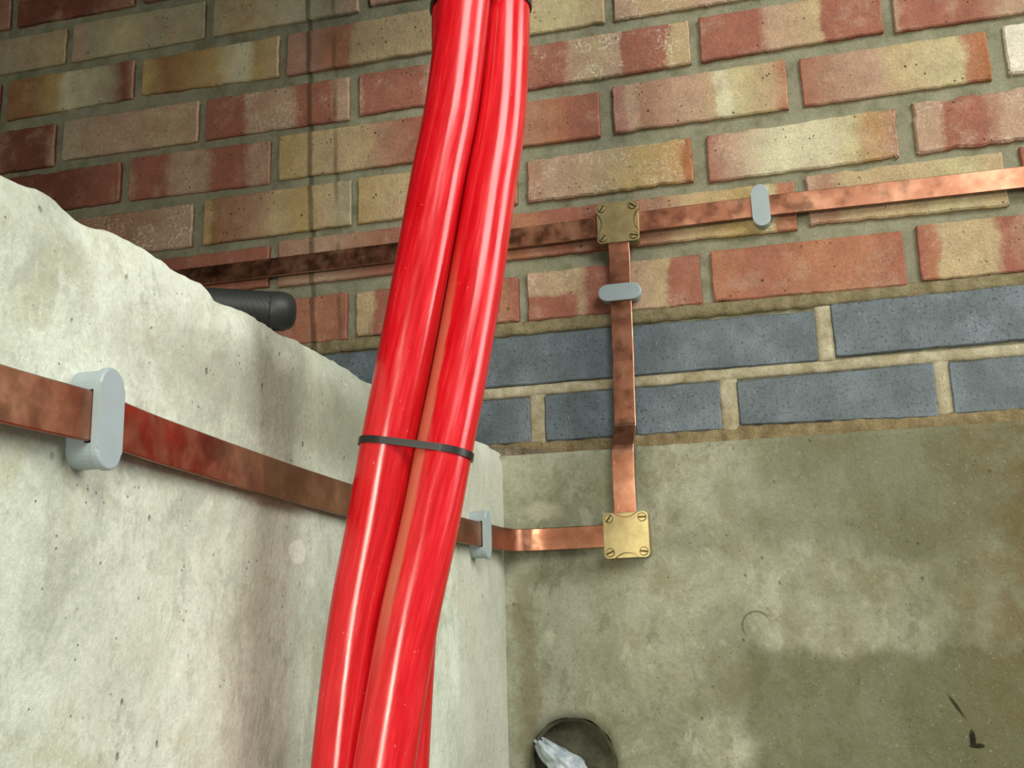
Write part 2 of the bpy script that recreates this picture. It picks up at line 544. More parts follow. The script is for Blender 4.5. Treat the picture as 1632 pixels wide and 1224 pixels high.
# struck mortar joints round the blue courses
def joint(x0, x1, z0, z1, proud, mat, rough=1.0, bulge=0.0, seed=0.0, zs0=None, back=12):
    """a strip of mortar: proud = face depth (mm, negative is in front of the bricks)"""
    horizontal = (x1 - x0) > (z1 - z0)
    if horizontal:
        n, m = max(6, int((x1 - x0) / 5)), 5
    else:
        n, m = 5, 10
    verts, faces = [], []
    for j in range(m + 1):
        for i in range(n + 1):
            a, b = i / n, j / m
            x = x0 + (x1 - x0) * a
            z = z0 + (z1 - z0) * b
            t = b if horizontal else a
            k = 1 - (2 * t - 1) ** 2
            edge_ = 1.0 if t in (0.0, 1.0) else 0.0
            y = proud - bulge * k + rough * 0.9 * fbm(x, z, 0, 0.06, seed) + edge_ * 1.4
            if horizontal and edge_:
                z += rough * 1.2 * nz(x, z, 0, 0.08, seed + 5)
            if not horizontal and edge_:
                x += rough * 0.9 * nz(x, z, 0, 0.08, seed + 5)
            verts.append((x, y, z))
    for j in range(m):
        for i in range(n):
            q = j * (n + 1) + i
            faces.append((q, q + 1, q + n + 2, q + n + 1))
    base = len(verts)
    # close the strip with a rim that runs back into the wall
    ring = [i for i in range(n + 1)] + [j * (n + 1) + n for j in range(1, m + 1)] + \
           [m * (n + 1) + i for i in range(n - 1, -1, -1)] + [j * (n + 1) for j in range(m - 1, 0, -1)]
    for k in ring:
        vx = verts[k]
        verts.append((vx[0], back, vx[2]))
    L = len(ring)
    for k in range(L):
        faces.append((ring[k], base + k, base + (k + 1) % L, ring[(k + 1) % L]))
    return from_data('mortar_joint', verts, faces, wall_back, mat, True)


joint(-300, 1390, 143.0, 159.5, 1.2, M_MORTAR_OLIVE, 1.6, 0.6, 1.0)
joint(-300, 1390, 66.5, 80.0, 1.6, M_MORTAR_PALE, 0.7, 0.6, 2.0)
joint(-300, 1390, -9.5, 11.0, 0.0, M_MORTAR_SAND, 2.4, 1.0, 3.0)


def crumble(x0, x1, z0, z1, seed):
    """loose, lumpy mortar left on the ledge in the corner"""
    n, m = 70, 16
    verts, faces = [], []
    for j in range(m + 1):
        for i in range(n + 1):
            a, b = i / n, j / m
            x = x0 + (x1 - x0) * a
            crest = 1 - 0.55 * a + 0.35 * nz(x, 0, 0, 0.09, seed)
            z = z0 + (z1 - z0) * b * max(0.25, crest)
            lump = (fbm(x, z, 0, 0.10, seed, 4) + 0.6) * 7 * (1 - b * 0.75) * (1 - 0.5 * a)
            y = -6 - lump if 0 < j < m and 0 < i < n else 6
            verts.append((x + 1.5 * nz(x, z, 1, 0.2, seed), y, z + 1.2 * nz(x, z, 2, 0.2, seed)))
    for j in range(m):
        for i in range(n):
            q = j * (n + 1) + i
            faces.append((q, q + 1, q + n + 2, q + n + 1))
    return from_data('mortar_joint', verts, faces, wall_back, M_CRUMB, True)


M_CRUMB = mortar_material('crumbled_mortar', (128, 118, 98), (92, 84, 66), (158, 148, 126), 2.0, False)
crumble(330, 415, -10, 9, 41.0)
for k, (a, b, z0, z1) in enumerate([(380, 398, 6, 67), (603, 622, 6, 67), (833, 848, 6, 67), (485, 500, 79, 142), (714, 731, 79, 142), (152, 167, 6, 67), (255, 270, 79, 142), (945, 960, 79, 142)]):
    joint(a - 1, b + 1, z0, z1, 1.4, M_MORTAR_PALE, 0.6, 0.8, 10.0 + k)


# ------------------------------------------------------------------ concrete materials
def concrete_material(name, base, dark, lightc, olive, masks=None, pits=1.0, streak=1.0, rough=0.85, blotch=1.0):
    m, nt, b = material(name)
    pos = world_pos(nt)
    warp = nt.noise(pos, 6, 4, 0.6)
    n1 = nt.noise(pos, 9, 6, 0.62, 0.6)
    c = nt.ramp(n1, [(0.30, lin(dark)), (0.48, lin(base)), (0.72, lin(lightc))])
    # runs that follow the fall of water
    st = nt.noise(nt.map(pos, (1, 1, 0.10)), 34, 4, 0.6)
    c = nt.mix(nt.math('MULTIPLY', nt.rng(st, 0.50, 0.72), 0.42 * streak), c, lin(olive))
    n3 = nt.noise(pos, 55, 5, 0.7)
    c = nt.mix(nt.math('MULTIPLY', nt.rng(n3, 0.56, 0.70), 0.40), c, lin(lightc))
    c = nt.mix(nt.math('MULTIPLY', nt.rng(n3, 0.44, 0.30), 0.35), c, lin(dark))
    n4 = nt.noise(nt.map(pos, (1, 1, 1), (2, 5, 1)), 20, 6, 0.7, 0.4)
    c = nt.mix(nt.math('MULTIPLY', nt.rng(n4, 0.50, 0.66), 0.5 * blotch), c, lin(olive))
    n5 = nt.noise(nt.map(pos, (1, 1, 0.6), (7, 2, 4)), 30, 6, 0.75, 0.3)
    c = nt.mix(nt.math('MULTIPLY', nt.rng(n5, 0.53, 0.66), 0.6 * blotch), c, lin(dark))
    c = nt.mix(nt.math('MULTIPLY', nt.rng(n5, 0.44, 0.34), 0.5 * blotch), c, lin(lightc))
    if masks:
        c = masks(nt, pos, c)
    sp = nt.noise(pos, 240, 4, 0.8)
    c = nt.mix(nt.math('MULTIPLY', nt.rng(sp, 0.60, 0.70), 0.45), c, lin(lightc))
    c = nt.mix(nt.math('MULTIPLY', nt.rng(sp, 0.41, 0.33), 0.35), c, lin(dark))
    f = nt.noise(pos, 330, 4, 0.7)
    c = nt.mix(1.0, c, nt.ramp(f, [(0.3, (0.86, 0.86, 0.84, 1)), (0.7, (1.08, 1.08, 1.07, 1))]), 'MULTIPLY')
    # blow holes
    v = nt.voronoi(nt.map(pos, (1, 1, 0.75)), 62)
    sel = nt.rng(nt.noise(pos, 31, 2), 0.54, 0.60)
    pit = nt.math('MULTIPLY', nt.rng(v, 0.055, 0.125, 1.0, 0.0), sel)
    v2 = nt.voronoi(pos, 170)
    pit2 = nt.math('MULTIPLY', nt.rng(v2, 0.08, 0.16, 1.0, 0.0), nt.rng(nt.noise(pos, 40, 2), 0.56, 0.62))
    pit = nt.math('MULTIPLY', nt.math('MAXIMUM', pit, pit2), pits)
    c = nt.mix(nt.math('MULTIPLY', pit, 0.55), c, lin((70, 66, 48)))
    nt.l.new(c, b.inputs['Base Color'])
    h = nt.math('ADD', nt.noise(pos, 60, 6, 0.65), nt.math('MULTIPLY', nt.noise(pos, 420, 3), 0.18))
    h = nt.math('SUBTRACT', h, nt.math('MULTIPLY', pit, 1.1))
    nt.l.new(nt.bump(h, 0.6, 0.0028), b.inputs['Normal'])
    b.inputs['Roughness'].default_value = rough
    b.inputs['Specular IOR Level'].default_value = 0.25
    return m


def blob(nt, a, b, ca, cb, ra, rb, soft=0.35, wob=None, amt=0.3):
    """soft elliptical mask in two coordinates"""
    da = nt.math('DIVIDE', nt.math('SUBTRACT', a, ca), ra)
    db = nt.math('DIVIDE', nt.math('SUBTRACT', b, cb), rb)
    d = nt.math('SQRT', nt.math('ADD', nt.math('MULTIPLY', da, da), nt.math('MULTIPLY', db, db)))
    if wob is not None:
        d = nt.math('ADD', d, nt.math('MULTIPLY', nt.math('SUBTRACT', wob, 0.5), amt * 2))
    return nt.rng(d, 1 - soft, 1 + soft, 1.0, 0.0)


def left_masks(nt, pos, c):
    s = nt.sep(pos)
    y, z = s[1], s[2]
    w = nt.noise(pos, 40, 4, 0.65)
    wz = nt.noise(nt.map(pos, (0, 0, 5)), 1, 3)
    # faint olive streak painted along the ducts' shadow, stronger lower down
    yy = nt.math('ADD', y, nt.math('MULTIPLY', nt.math('SUBTRACT', wz, 0.5), 0.05))
    run = nt.rng(nt.math('ABSOLUTE', nt.math('ADD', yy, 0.598)), 0.004, 0.034, 1.0, 0.0)  # mask of the streak along the ducts' shadow
    run = nt.math('MULTIPLY', run, nt.rng(z, -0.10, -0.20, 0.25, 1.0))
    c = nt.mix(nt.math('MULTIPLY', run, 0.16), c, lin((116, 112, 76)))
    # grey damp patch under the broken top edge
    g = nt.math('MULTIPLY', blob(nt, y, z, -0.56, -0.052, 0.19, 0.026, 0.5, w, 0.5), 0.6)
    c = nt.mix(g, c, lin((150, 150, 132)))
    g = nt.math('MULTIPLY', blob(nt, y, z, -0.40, -0.055, 0.15, 0.05, 0.6, w, 0.5), 0.5)
    c = nt.mix(g, c, lin((138, 136, 112)))
    # white filler dab
    c = nt.mix(blob(nt, y, z, -0.551, -0.151, 0.013, 0.0085, 0.15, w, 0.7), c, lin((232, 234, 222)))
    # smoother grey strip beside the inner corner
    c = nt.mix(nt.math('MULTIPLY', nt.rng(y, -0.200, -0.185), 0.55), c, lin((186, 184, 168)))
    return c


def base_masks(nt, pos, c):
    s = nt.sep(pos)
    x, z = s[0], s[2]
    w = nt.noise(pos, 30, 5, 0.65)
    wv = nt.noise(pos, 12, 4, 0.6)
    zz = nt.math('ADD', z, nt.math('MULTIPLY', nt.math('SUBTRACT', wv, 0.5), 0.09))
    xx = nt.math('ADD', x, nt.math('MULTIPLY', nt.math('SUBTRACT', w, 0.5), 0.03))
    # darker board print low down on the right
    dk = nt.math('MULTIPLY', nt.rng(xx, 0.60, 0.625), nt.rng(zz, -0.222, -0.245))
    c = nt.mix(nt.math('MULTIPLY', dk, 0.70), c, lin((94, 95, 66)))
    # darker area above, and darkening towards the right
    up = nt.math('MULTIPLY', nt.rng(xx, 0.52, 0.70), nt.rng(zz, -0.15, -0.11))
    c = nt.mix(nt.math('MULTIPLY', up, 0.62), c, lin((104, 104, 80)))
    c = nt.mix(nt.math('MULTIPLY', nt.rng(xx, 0.62, 0.90), 0.42), c, lin((92, 90, 58)))
    # brown growth toward the right
    rt = nt.math('MULTIPLY', nt.rng(xx, 0.80, 0.93), nt.rng(w, 0.35, 0.6))
    c = nt.mix(nt.math('MULTIPLY', rt, 0.72), c, lin((104, 86, 44)))
    # brown run beside the corner
    rn = nt.math('MULTIPLY', nt.rng(nt.math('ABSOLUTE', nt.math('SUBTRACT', xx, 0.373)), 0.004, 0.018, 1.0, 0.0),
                 nt.rng(z, -0.13, -0.17))
    c = nt.mix(nt.math('MULTIPLY', rn, 0.5), c, lin((112, 98, 58)))
    # dark olive patch below the lower clamp
    c = nt.mix(nt.math('MULTIPLY', blob(nt, x, z, 0.462, -0.140, 0.04, 0.014, 0.6, w, 0.5), 0.5), c, lin((92, 86, 50)))
    # white lime dabs
    c = nt.mix(nt.math('MULTIPLY', blob(nt, x, z, 0.393, -0.073, 0.020, 0.009, 0.5, w, 1.3), 0.5), c, lin((204, 200, 178)))
    c = nt.mix(nt.math('MULTIPLY', blob(nt, x, z, 0.400, -0.215, 0.006, 0.010, 0.4, w, 0.6), 0.6), c, lin((204, 200, 178)))
    # a round print and two small black marks
    da = nt.math('SUBTRACT', x, 0.626)
    db = nt.math('ADD', z, 0.207)
    d = nt.math('SQRT', nt.math('ADD', nt.math('MULTIPLY', da, da), nt.math('MULTIPLY', db, db)))
    ring = nt.math('MULTIPLY', nt.rng(nt.math('ABSOLUTE', nt.math('SUBTRACT', d, 0.0145)), 0.0004, 0.0020, 1.0, 0.0),
                   nt.rng(nt.math('SUBTRACT', db, nt.math('MULTIPLY', da, 0.7)), -0.004, 0.004))
    c = nt.mix(nt.math('MULTIPLY', ring, 0.6), c, lin((82, 78, 54)))
    c = nt.mix(blob(nt, x, z, 0.8285, -0.322, 0.0030, 0.0085, 0.25, w, 0.5), c, lin((30, 26, 14)))
    c = nt.mix(blob(nt, x, z, 0.832, -0.3295, 0.007, 0.0022, 0.25, w, 0.5), c, lin((34, 30, 16)))
    dg = nt.math('ADD', nt.math('SUBTRACT', x, 0.817), nt.math('MULTIPLY', nt.math('ADD', z, 0.292), 0.6))
    c = nt.mix(blob(nt, dg, z, 0.0, -0.292, 0.002, 0.012, 0.4, w, 0.5), c, lin((56, 50, 26)))
    return c


M_CONC_LEFT = concrete_material('pale_concrete', (200, 205, 188), (166, 170, 156), (224, 229, 215), (176, 174, 144), left_masks, 1.0, 0.7)
M_CONC_BASE = concrete_material('stained_concrete', (150, 151, 129), (114, 114, 93), (182, 182, 163), (126, 119, 86), base_masks, 0.8, 0.6)
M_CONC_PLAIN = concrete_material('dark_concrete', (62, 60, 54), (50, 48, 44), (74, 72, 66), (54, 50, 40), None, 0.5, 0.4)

# ------------------------------------------------------------------ concrete plinth under the brickwork, with a core hole
HX, HZ, HR, YC = 419.0, -349.0, 56.0, -20.0
fx = [341 + 6 * i for i in range(111)]
fz = [-7 - 6 * i for i in range(72)]
gx = [-860, -500, -100, 150, 280] + fx + [1040, 1100, 1200, 1300, 1400]
gz = fz + [-470, -560, -700, -900]


def ybase(x, z):
    return YC + 0.9 * fbm(x, z, 0, 0.012, 8.0, 4)


verts, faces, idx = [], [], {}
for j, z in enumerate(gz):
    for i, x in enumerate(gx):
        idx[(i, j)] = len(verts)
        zz = z + (0.9 * nz(x, 0, 0, 0.05, 3) if j == 0 else 0)
        verts.append((x, ybase(x, z), zz))
SQ = 78
i0, i1 = gx.index(341), gx.index(341 + 156)
j0, j1 = gz.index(-271), gz.index(-427)
for j in range(len(gz) - 1):
    for i in range(len(gx) - 1):
        if i0 <= i < i1 and j0 <= j < j1:
            continue
        faces.append((idx[i, j], idx[i, j + 1], idx[i + 1, j + 1], idx[i + 1, j]))
ringv = [idx[i, j0] for i in range(i0, i1)] + [idx[i1, j] for j in range(j0, j1)] + \
        [idx[i, j1] for i in range(i1, i0, -1)] + [idx[i0, j] for j in range(j1, j0, -1)]
NR = 7
prev = ringv
L = len(ringv)
for k in range(1, NR + 4):
    cur = []
    for q in ringv:
        bx, _, bz = verts[q]
        a = math.atan2(bz - HZ, bx - HX)
        rim = HR + 1.6 * nz(math.cos(a) * 3, math.sin(a) * 3, 0, 0.9, 6)
        if k <= NR:
            t = k / NR
            x = bx + (HX + rim * math.cos(a) - bx) * t
            z = bz + (HZ + rim * math.sin(a) - bz) * t
            y = ybase(x, z) + (0.6 if k == NR else 0)
        else:
            rr, y = [(rim - 6.0, YC + 6), (rim - 7.4, YC + 13), (rim - 7.5, YC + 110)][k - NR - 1]
            x, z = HX + rr * math.cos(a), HZ + rr * math.sin(a)
        cur.append(len(verts))
        verts.append((x, y, z))
    for q in range(L):
        faces.append((prev[q], cur[q], cur[(q + 1) % L], prev[(q + 1) % L]))
    prev = cur
# top ledge under the bricks
nx_ = len(gx)
b0 = len(verts)
for i, x in enumerate(gx):
    verts.append((x, 100, -8))
for i in range(nx_ - 1):
    faces.append((idx[i, 0], idx[i + 1, 0], b0 + i + 1, b0 + i))
wall_base = from_data('wall_base', verts, faces, None, M_CONC_BASE, True)
tag(wall_base, 'stained olive grey concrete wall below the blue bricks', kind='structure')

# ------------------------------------------------------------------ left concrete wall
LX = 350.0
ys = [-2600, -2200, -1800, -1500, -1300, -1150, -1050] + [-990 + 5.5 * i for i in range(181)]
prof = [(-900, 0), (-700, 0), (-560, 0), (-470, 0)] + [(-430 + 6 * i, 0) for i in range(70)]
verts, faces = [], []
TOPK = [(-856, 3.7), (-837, 4.1), (-830, 6.1), (-815, 6.0), (-794, 2.0), (-789, 1.5), (-772, 5.1), (-737, 5.5), (-706, 5.1), (-668, 5.6), (-660, -0.3), (-631, 0.8), (-593, 0.8), (-566, 0.7), (-537, 2.0), (-486, 2.6), (-407, 0.5), (-106, -0.7), (-8, 0.2)]


def ztop(y):
    if y <= TOPK[0][0]:
        t = TOPK[0][1]
    elif y >= TOPK[-1][0]:
        t = TOPK[-1][1]
    else:
        for (a, za), (b, zb) in zip(TOPK, TOPK[1:]):
            if a <= y <= b:
                t = za + (zb - za) * (y - a) / (b - a)
                break
    return t + (0.7 if y > -870 else 2.5) * fbm(y, 0, 0, 0.03, 5.0, 4) + 1.0 * nz(y, 0, 0, 0.13, 9)


rows = []
for y in ys:
    zt = ztop(y)
    chip = 4.0 + 3.5 * fbm(y, 0, 0, 0.02, 12.0, 3)
    rr = []
    for (z, _) in prof:
        if z > zt - 7:
            continue
        x = LX + 1.3 * fbm(y, z, 0, 0.010, 2.0, 4) + 0.35 * nz(y, z, 0, 0.10, 7)
        if z > -24:
            x -= max(0, (z + 24) / 24) ** 2 * max(0, chip) * 0.8
        rr.append((x, y, z))
    while len(rr) < len(prof):
        k = len(rr) - len(prof)
        rr.append((rr[-1][0] - 0.2, y, rr[-1][2] + 0.4))
    xe = LX - max(0.5, chip)
    rr.append((xe - 0.5, y, zt - 3.0))
    rr.append((xe - 2.5, y, zt - 0.8))
    rr.append((xe - 6, y, zt))
    for xx in (330, 318, 300, 280, 255, 230):
        rr.append((xx, y, zt * 0.4 - 0.5 + 1.2 * fbm(xx, y, 0, 0.03, 21.0, 3)))
    rr.append((200, y, -1))
    rr.append((200, y, -900))
    rows.append(rr)
K = len(rows[0])
for rr in rows:
    verts += rr
for i in range(len(rows) - 1):
    for k in range(K - 1):
        faces.append((i * K + k, (i + 1) * K + k, (i + 1) * K + k + 1, i * K + k + 1))
faces.append(tuple(range(K - 1, -1, -1)))
wall_left = from_data('wall_left', verts, faces, None, M_CONC_LEFT, True)
tag(wall_left, 'pale concrete side wall with a broken top edge', kind='structure')

# ------------------------------------------------------------------ pit floor and the slab overhead on the left
def slab(name, x0, x1, y0, y1, z0, z1, mat, label):
    bm = bmesh.new()
    bmesh.ops.create_cube(bm, size=1.0)
    for vv in bm.verts:
        vv.co = Vector(((x0 + x1) / 2 + vv.co.x * (x1 - x0), (y0 + y1) / 2 + vv.co.y * (y1 - y0), (z0 + z1) / 2 + vv.co.z * (z1 - z0))) * MM
    bmesh.ops.bevel(bm, geom=bm.edges[:], offset=0.008, segments=2, affect='EDGES')
    o = from_bm(name, bm, None, mat)
    tag(o, label, kind='structure')
    return o


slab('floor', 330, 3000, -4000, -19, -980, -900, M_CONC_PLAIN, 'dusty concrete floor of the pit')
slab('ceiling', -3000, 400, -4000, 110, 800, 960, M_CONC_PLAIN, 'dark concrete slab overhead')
slab('shade_beam_1', 150, 375, -4000, -290, 480, 805, M_CONC_PLAIN, 'added unseen dark beam that shades the upper left bricks')  # beam added out of view to shade the upper left bricks
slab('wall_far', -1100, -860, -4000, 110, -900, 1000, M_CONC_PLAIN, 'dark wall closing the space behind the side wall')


# ------------------------------------------------------------------ metals and plastics
def copper_material():
    m, nt, b = material('tarnished_copper')
    pos = world_pos(nt)
    n = nt.noise(pos, 26, 5, 0.6)
    c = nt.ramp(n, [(0.3, lin((140, 91, 70))), (0.5, lin((164, 114, 90))), (0.72, lin((192, 146, 118)))])
    st = nt.noise(pos, 130, 4, 0.7)
    c = nt.mix(nt.math('MULTIPLY', nt.rng(st, 0.58, 0.72), 0.35), c, lin((228, 160, 124)))
    nt.l.new(c, b.inputs['Base Color'])
    b.inputs['Metallic'].default_value = 1.0
    r = nt.rng(nt.noise(pos, 60, 4), 0.3, 0.7, 0.26, 0.46)
    nt.l.new(r, b.inputs['Roughness'])
    nt.l.new(nt.bump(nt.noise(pos, 24, 3), 0.12, 0.002), b.inputs['Normal'])
    return m


def brass_material():
    m, nt, b = material('dull_brass')
    pos = world_pos(nt)
    c = nt.ramp(nt.noise(pos, 70, 4, 0.6), [(0.3, lin((160, 146, 102))), (0.7, lin((188, 174, 126)))])
    nt.l.new(c, b.inputs['Base Color'])
    b.inputs['Metallic'].default_value = 0.85
    b.inputs['Roughness'].default_value = 0.42
    nt.l.new(nt.bump(nt.noise(pos, 300, 3), 0.08, 0.001), b.inputs['Normal'])
    return m


def plastic_material(name, c, rough=0.4):
    m, nt, b = material(name)
    pos = world_pos(nt)
    k = nt.ramp(nt.noise(pos, 60, 3), [(0.3, lin([v * 0.96 for v in c])), (0.7, lin(c))])
    nt.l.new(k, b.inputs['Base Color'])
    b.inputs['Roughness'].default_value = rough
    return m


def red_duct_material(dusty=False):  # the flag paints a tan reflection into one flank
    m, nt, b = material('red_duct_plastic')
    tc = nt.new('ShaderNodeUVMap')
    uv = tc.outputs[0]
    s = nt.sep(uv)
    # u round the pipe, v along it: long scuffs and pale scratches
    scuff = nt.noise(nt.comb(nt.math('MULTIPLY', s[0], 26.0), nt.math('MULTIPLY', s[1], 3.0), 0.0), 1.0, 5, 0.65)
    fine = nt.noise(nt.comb(nt.math('MULTIPLY', s[0], 90.0), nt.math('MULTIPLY', s[1], 10.0), 4.0), 1.0, 4, 0.7)
    pos = world_pos(nt)
    c = nt.ramp(scuff, [(0.3, lin((180, 8, 18))), (0.55, lin((206, 24, 34))), (0.8, lin((222, 64, 66)))])
    c = nt.mix(nt.math('MULTIPLY', nt.rng(fine, 0.60, 0.78), 0.35), c, lin((232, 110, 100)))
    dots = nt.rng(nt.noise(pos, 200, 3, 0.7), 0.69, 0.76)
    c = nt.mix(nt.math('MULTIPLY', dots, 0.4), c, lin((236, 170, 150)))
    if dusty:  # flag for the painted tan reflection
        # tan reflection of the concrete, painted down the flank beside the next duct
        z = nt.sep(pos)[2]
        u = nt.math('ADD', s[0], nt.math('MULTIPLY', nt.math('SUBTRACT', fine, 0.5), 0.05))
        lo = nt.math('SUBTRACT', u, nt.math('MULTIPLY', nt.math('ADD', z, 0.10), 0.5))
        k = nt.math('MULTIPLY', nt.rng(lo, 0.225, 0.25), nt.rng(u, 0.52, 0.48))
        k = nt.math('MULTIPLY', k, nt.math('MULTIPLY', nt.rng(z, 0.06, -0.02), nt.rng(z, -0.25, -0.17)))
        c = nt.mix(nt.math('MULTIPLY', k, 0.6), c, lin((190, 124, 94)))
    nt.l.new(c, b.inputs['Base Color'])
    r = nt.rng(scuff, 0.3, 0.8, 0.13, 0.30)
    nt.l.new(r, b.inputs['Roughness'])
    b.inputs['Specular IOR Level'].default_value = 0.5
    nt.l.new(nt.bump(fine, 0.05, 0.001), b.inputs['Normal'])
    return m


M_COPPER = copper_material()
M_BRASS = brass_material()
M_BRASS_SHADE = brass_material()
M_BRASS_SHADE.name = 'brass_crevice_shade'  # dark copy stands in for shade in slots and round screw heads
for nd in M_BRASS_SHADE.node_tree.nodes:
    if nd.type == 'VALTORGB':
        nd.color_ramp.elements[0].color = lin((58, 48, 26))
        nd.color_ramp.elements[1].color = lin((80, 68, 38))
M_GREY = plastic_material('grey_plastic', (160, 174, 177), 0.38)
M_BLACK = plastic_material('black_plastic', (26, 24, 22), 0.35)
M_GRIP = plastic_material('black_rubber', (44, 48, 46), 0.5)
M_RED = red_duct_material()
M_RED_REFLECT = red_duct_material(True)


# ------------------------------------------------------------------ copper tapes
def smooth_path(pts, per=10):
    """Catmull-Rom through the control points"""
    P = [Vector(p) for p in pts]
    P = [P[0] * 2 - P[1]] + P + [P[-1] * 2 - P[-2]]
    out = []
    for i in range(1, len(P) - 2):
        for k in range(per):
            t = k / per
            a, b, c, d = P[i - 1], P[i], P[i + 1], P[i + 2]
            out.append(0.5 * ((2 * b) + (c - a) * t + (2 * a - 5 * b + 4 * c - d) * t * t + (3 * b - a - 3 * c + d) * t ** 3))
    out.append(P[-2])
    return out


def tape(name, pts, wdir, half, thick, out_hint, per=10, label='', cat='copper tape'):
    path = smooth_path(pts, per)
    w0 = Vector(wdir)
    verts, faces = [], []
    prof_ = [(-half + .7, 0), (-half, .7), (-half, thick - .7), (-half + .7, thick), (half - .7, thick), (half, thick - .7), (half, .7), (half - .7, 0)]
    for i, p in enumerate(path):
        a = path[max(0, i - 1)]
        b = path[min(len(path) - 1, i + 1)]
        t = (b - a).normalized()
        n = t.cross(w0).normalized()
        w = n.cross(t).normalized()
        if n.dot(Vector(out_hint(p))) < 0:
            n = -n
        if w.dot(w0) < 0:
            w = -w
        for (u, h) in prof_:
            q = p + w * u + n * h
            verts.append(tuple(q))
    m = len(prof_)
    for i in range(len(path) - 1):
        for k in range(m):
            faces.append((i * m + k, i * m + (k + 1) % m, (i + 1) * m + (k + 1) % m, (i + 1) * m + k))
    faces.append(tuple(range(m)))
    faces.append(tuple(range((len(path) - 1) * m + m - 1, (len(path) - 1) * m - 1, -1)))
    bm = bmesh.new()
    bv = [bm.verts.new([c * MM for c in v_]) for v_ in verts]
    for fc in faces:
        bm.faces.new([bv[k] for k in fc])
    o = from_bm(name, bm, None, M_COPPER)
    tag(o, label, cat)
    return o


TB = -11.0   # back of a tape held by the clips
tape('copper_tape', [(-850, -4, 263), (-500, -5, 263), (-200, -5, 263), (0, -6, 262.5), (200, -8, 262.5), (330, -9, 261.5), (420, -10.4, 261.5), (474, TB, 262.5),
                     (524, TB, 263), (600, TB - .3, 263.5), (665, TB, 264), (760, TB + 1.5, 263.5), (900, TB + 2, 262.5), (1050, TB + 2, 262), (1390, TB, 262)],
     (0, 0, 1), 12.5, 3.0, lambda p: (0, -1, 0), 8, 'long copper tape running level across the red bricks through the upper brass clamp')
tape('copper_tape', [(498, -14.1, 252), (498, -14.1, 238), (498, -12, 225), (497.5, TB, 200), (497, TB, 160), (496.5, TB + 1, 110), (495.5, TB + 1, 70), (495, TB + 1, 36), (495, TB + .6, 25), (495, TB - .6, 20), (494.9, TB - 3.2, 15), (494.6, TB - 18.5, -4), (494.4, TB - 21.4, -9), (494.3, TB - 22.4, -14), (494, TB - 22.3, -26), (493.7, TB - 21.4, -45), (493.6, TB - 20, -80), (493.6, TB - 20, -95)],
     (1, 0, 0), 12.5, 3.0, lambda p: (0, -1, 0), 8, 'short upright copper tape joggled over the concrete between the two brass clamps')
OX = LX + 11.0
tape('copper_tape', [(OX - 2, -2500, -104), (OX - 2, -1500, -104), (OX - 1, -1000, -105), (OX + 0.5, -860, -104.5), (OX, -793, -103), (OX - 3, -730, -104.5), (OX - 5, -600, -107), (OX - 4, -450, -109), (OX - 3, -300, -109.5), (OX - 1.5, -200, -109), (OX, -143, -108), (OX + .5, -95, -107.5),
                     (OX + 2.5, -66, -107.2), (OX + 8, -46, -107), (OX + 19, -35, -106.8), (OX + 34, -31.6, -106.6), (OX + 60, YC + TB, -106.5), (OX + 100, YC + TB, -106.3), (OX + 120, YC + TB, -106.2)],
     (0, 0, 1), 12.5, 3.0, lambda p: (1, 0, 0) if p.y < -70 else (0.3, -1, 0), 10, 'copper tape along the pale side wall, bent round the corner to the lower brass clamp')


# ------------------------------------------------------------------ grey tape clips
def stadium(length, width, n=14):
    r = width / 2
    s = length / 2 - r
    pts = []
    for k in range(n + 1):
        a = math.pi * k / n
        pts.append((r * math.cos(a), s + r * math.sin(a)))
    for k in range(n + 1):
        a = math.pi + math.pi * k / n
        pts.append((r * math.cos(a), -s + r * math.sin(a)))
    return pts


def prism(bm, poly, h0, h1, bevel=0.0):
    """extrude an outline (u, v) between two heights; returns nothing"""
    tv = [bm.verts.new((u * MM, v_ * MM, h1 * MM)) for u, v_ in poly]
    bv = [bm.verts.new((u * MM, v_ * MM, h0 * MM)) for u, v_ in poly]
    top = bm.faces.new(tv)
    bm.faces.new(bv[::-1])
    n = len(poly)
    for i in range(n):
        j = (i + 1) % n
        bm.faces.new((tv[i], bv[i], bv[j], tv[j]))
    if bevel:
        bmesh.ops.bevel(bm, geom=list(top.edges), offset=bevel * MM, segments=3, profile=0.5, affect='EDGES')


def frame(origin, right, up):
    r, u = Vector(right).normalized(), Vector(up).normalized()
    n = r.cross(u)
    o = Vector(origin) * MM
    return Matrix(((r.x, u.x, n.x, o.x), (r.y, u.y, n.y, o.y), (r.z, u.z, n.z, o.z), (0, 0, 0, 1)))


def clip(origin, right, up, label):
    root = empty('tape_clip', (0, 0, 0), label, 'clip', 'grey plastic tape clips')
    root.matrix_world = frame(origin, right, up)
    bm = bmesh.new()
    prism(bm, stadium(49, 19), 0, 10.6)
    # the two ends stand up either side of the tape
    st = stadium(49, 19)
    upper = [p for p in st if p[1] > 13.4]
    upper = [(9.5, 13.2)] + upper + [(-9.5, 13.2)]
    prism(bm, upper, 10.6, 14.6)
    prism(bm, [(-a, -b) for a, b in upper], 10.6, 14.6)
    from_bm('base', bm, root, M_GREY)
    bm = bmesh.new()
    prism(bm, stadium(51, 20), 14.4, 18.4, 1.3)
    o = from_bm('cover', bm, root, M_GREY, False)
    return root


clip((665, 0, 264), (1, 0, 0.03), (0, 0, 1), 'grey plastic clip on the tape to the right of the upper brass clamp')
clip((496.5, 0, 178), (0, 0, 1), (-1, 0, 0.01), 'grey plastic clip lying level across the upright copper tape')
clip((LX, -793, -103), (0, 1, 0), (0, 0, 1), 'large pale grey clip on the side wall, well clear of the red ducts')
clip((LX, -143, -108), (0, 1, 0), (0, 0, 1), 'grey plastic clip on the side wall tape next to the inner corner')


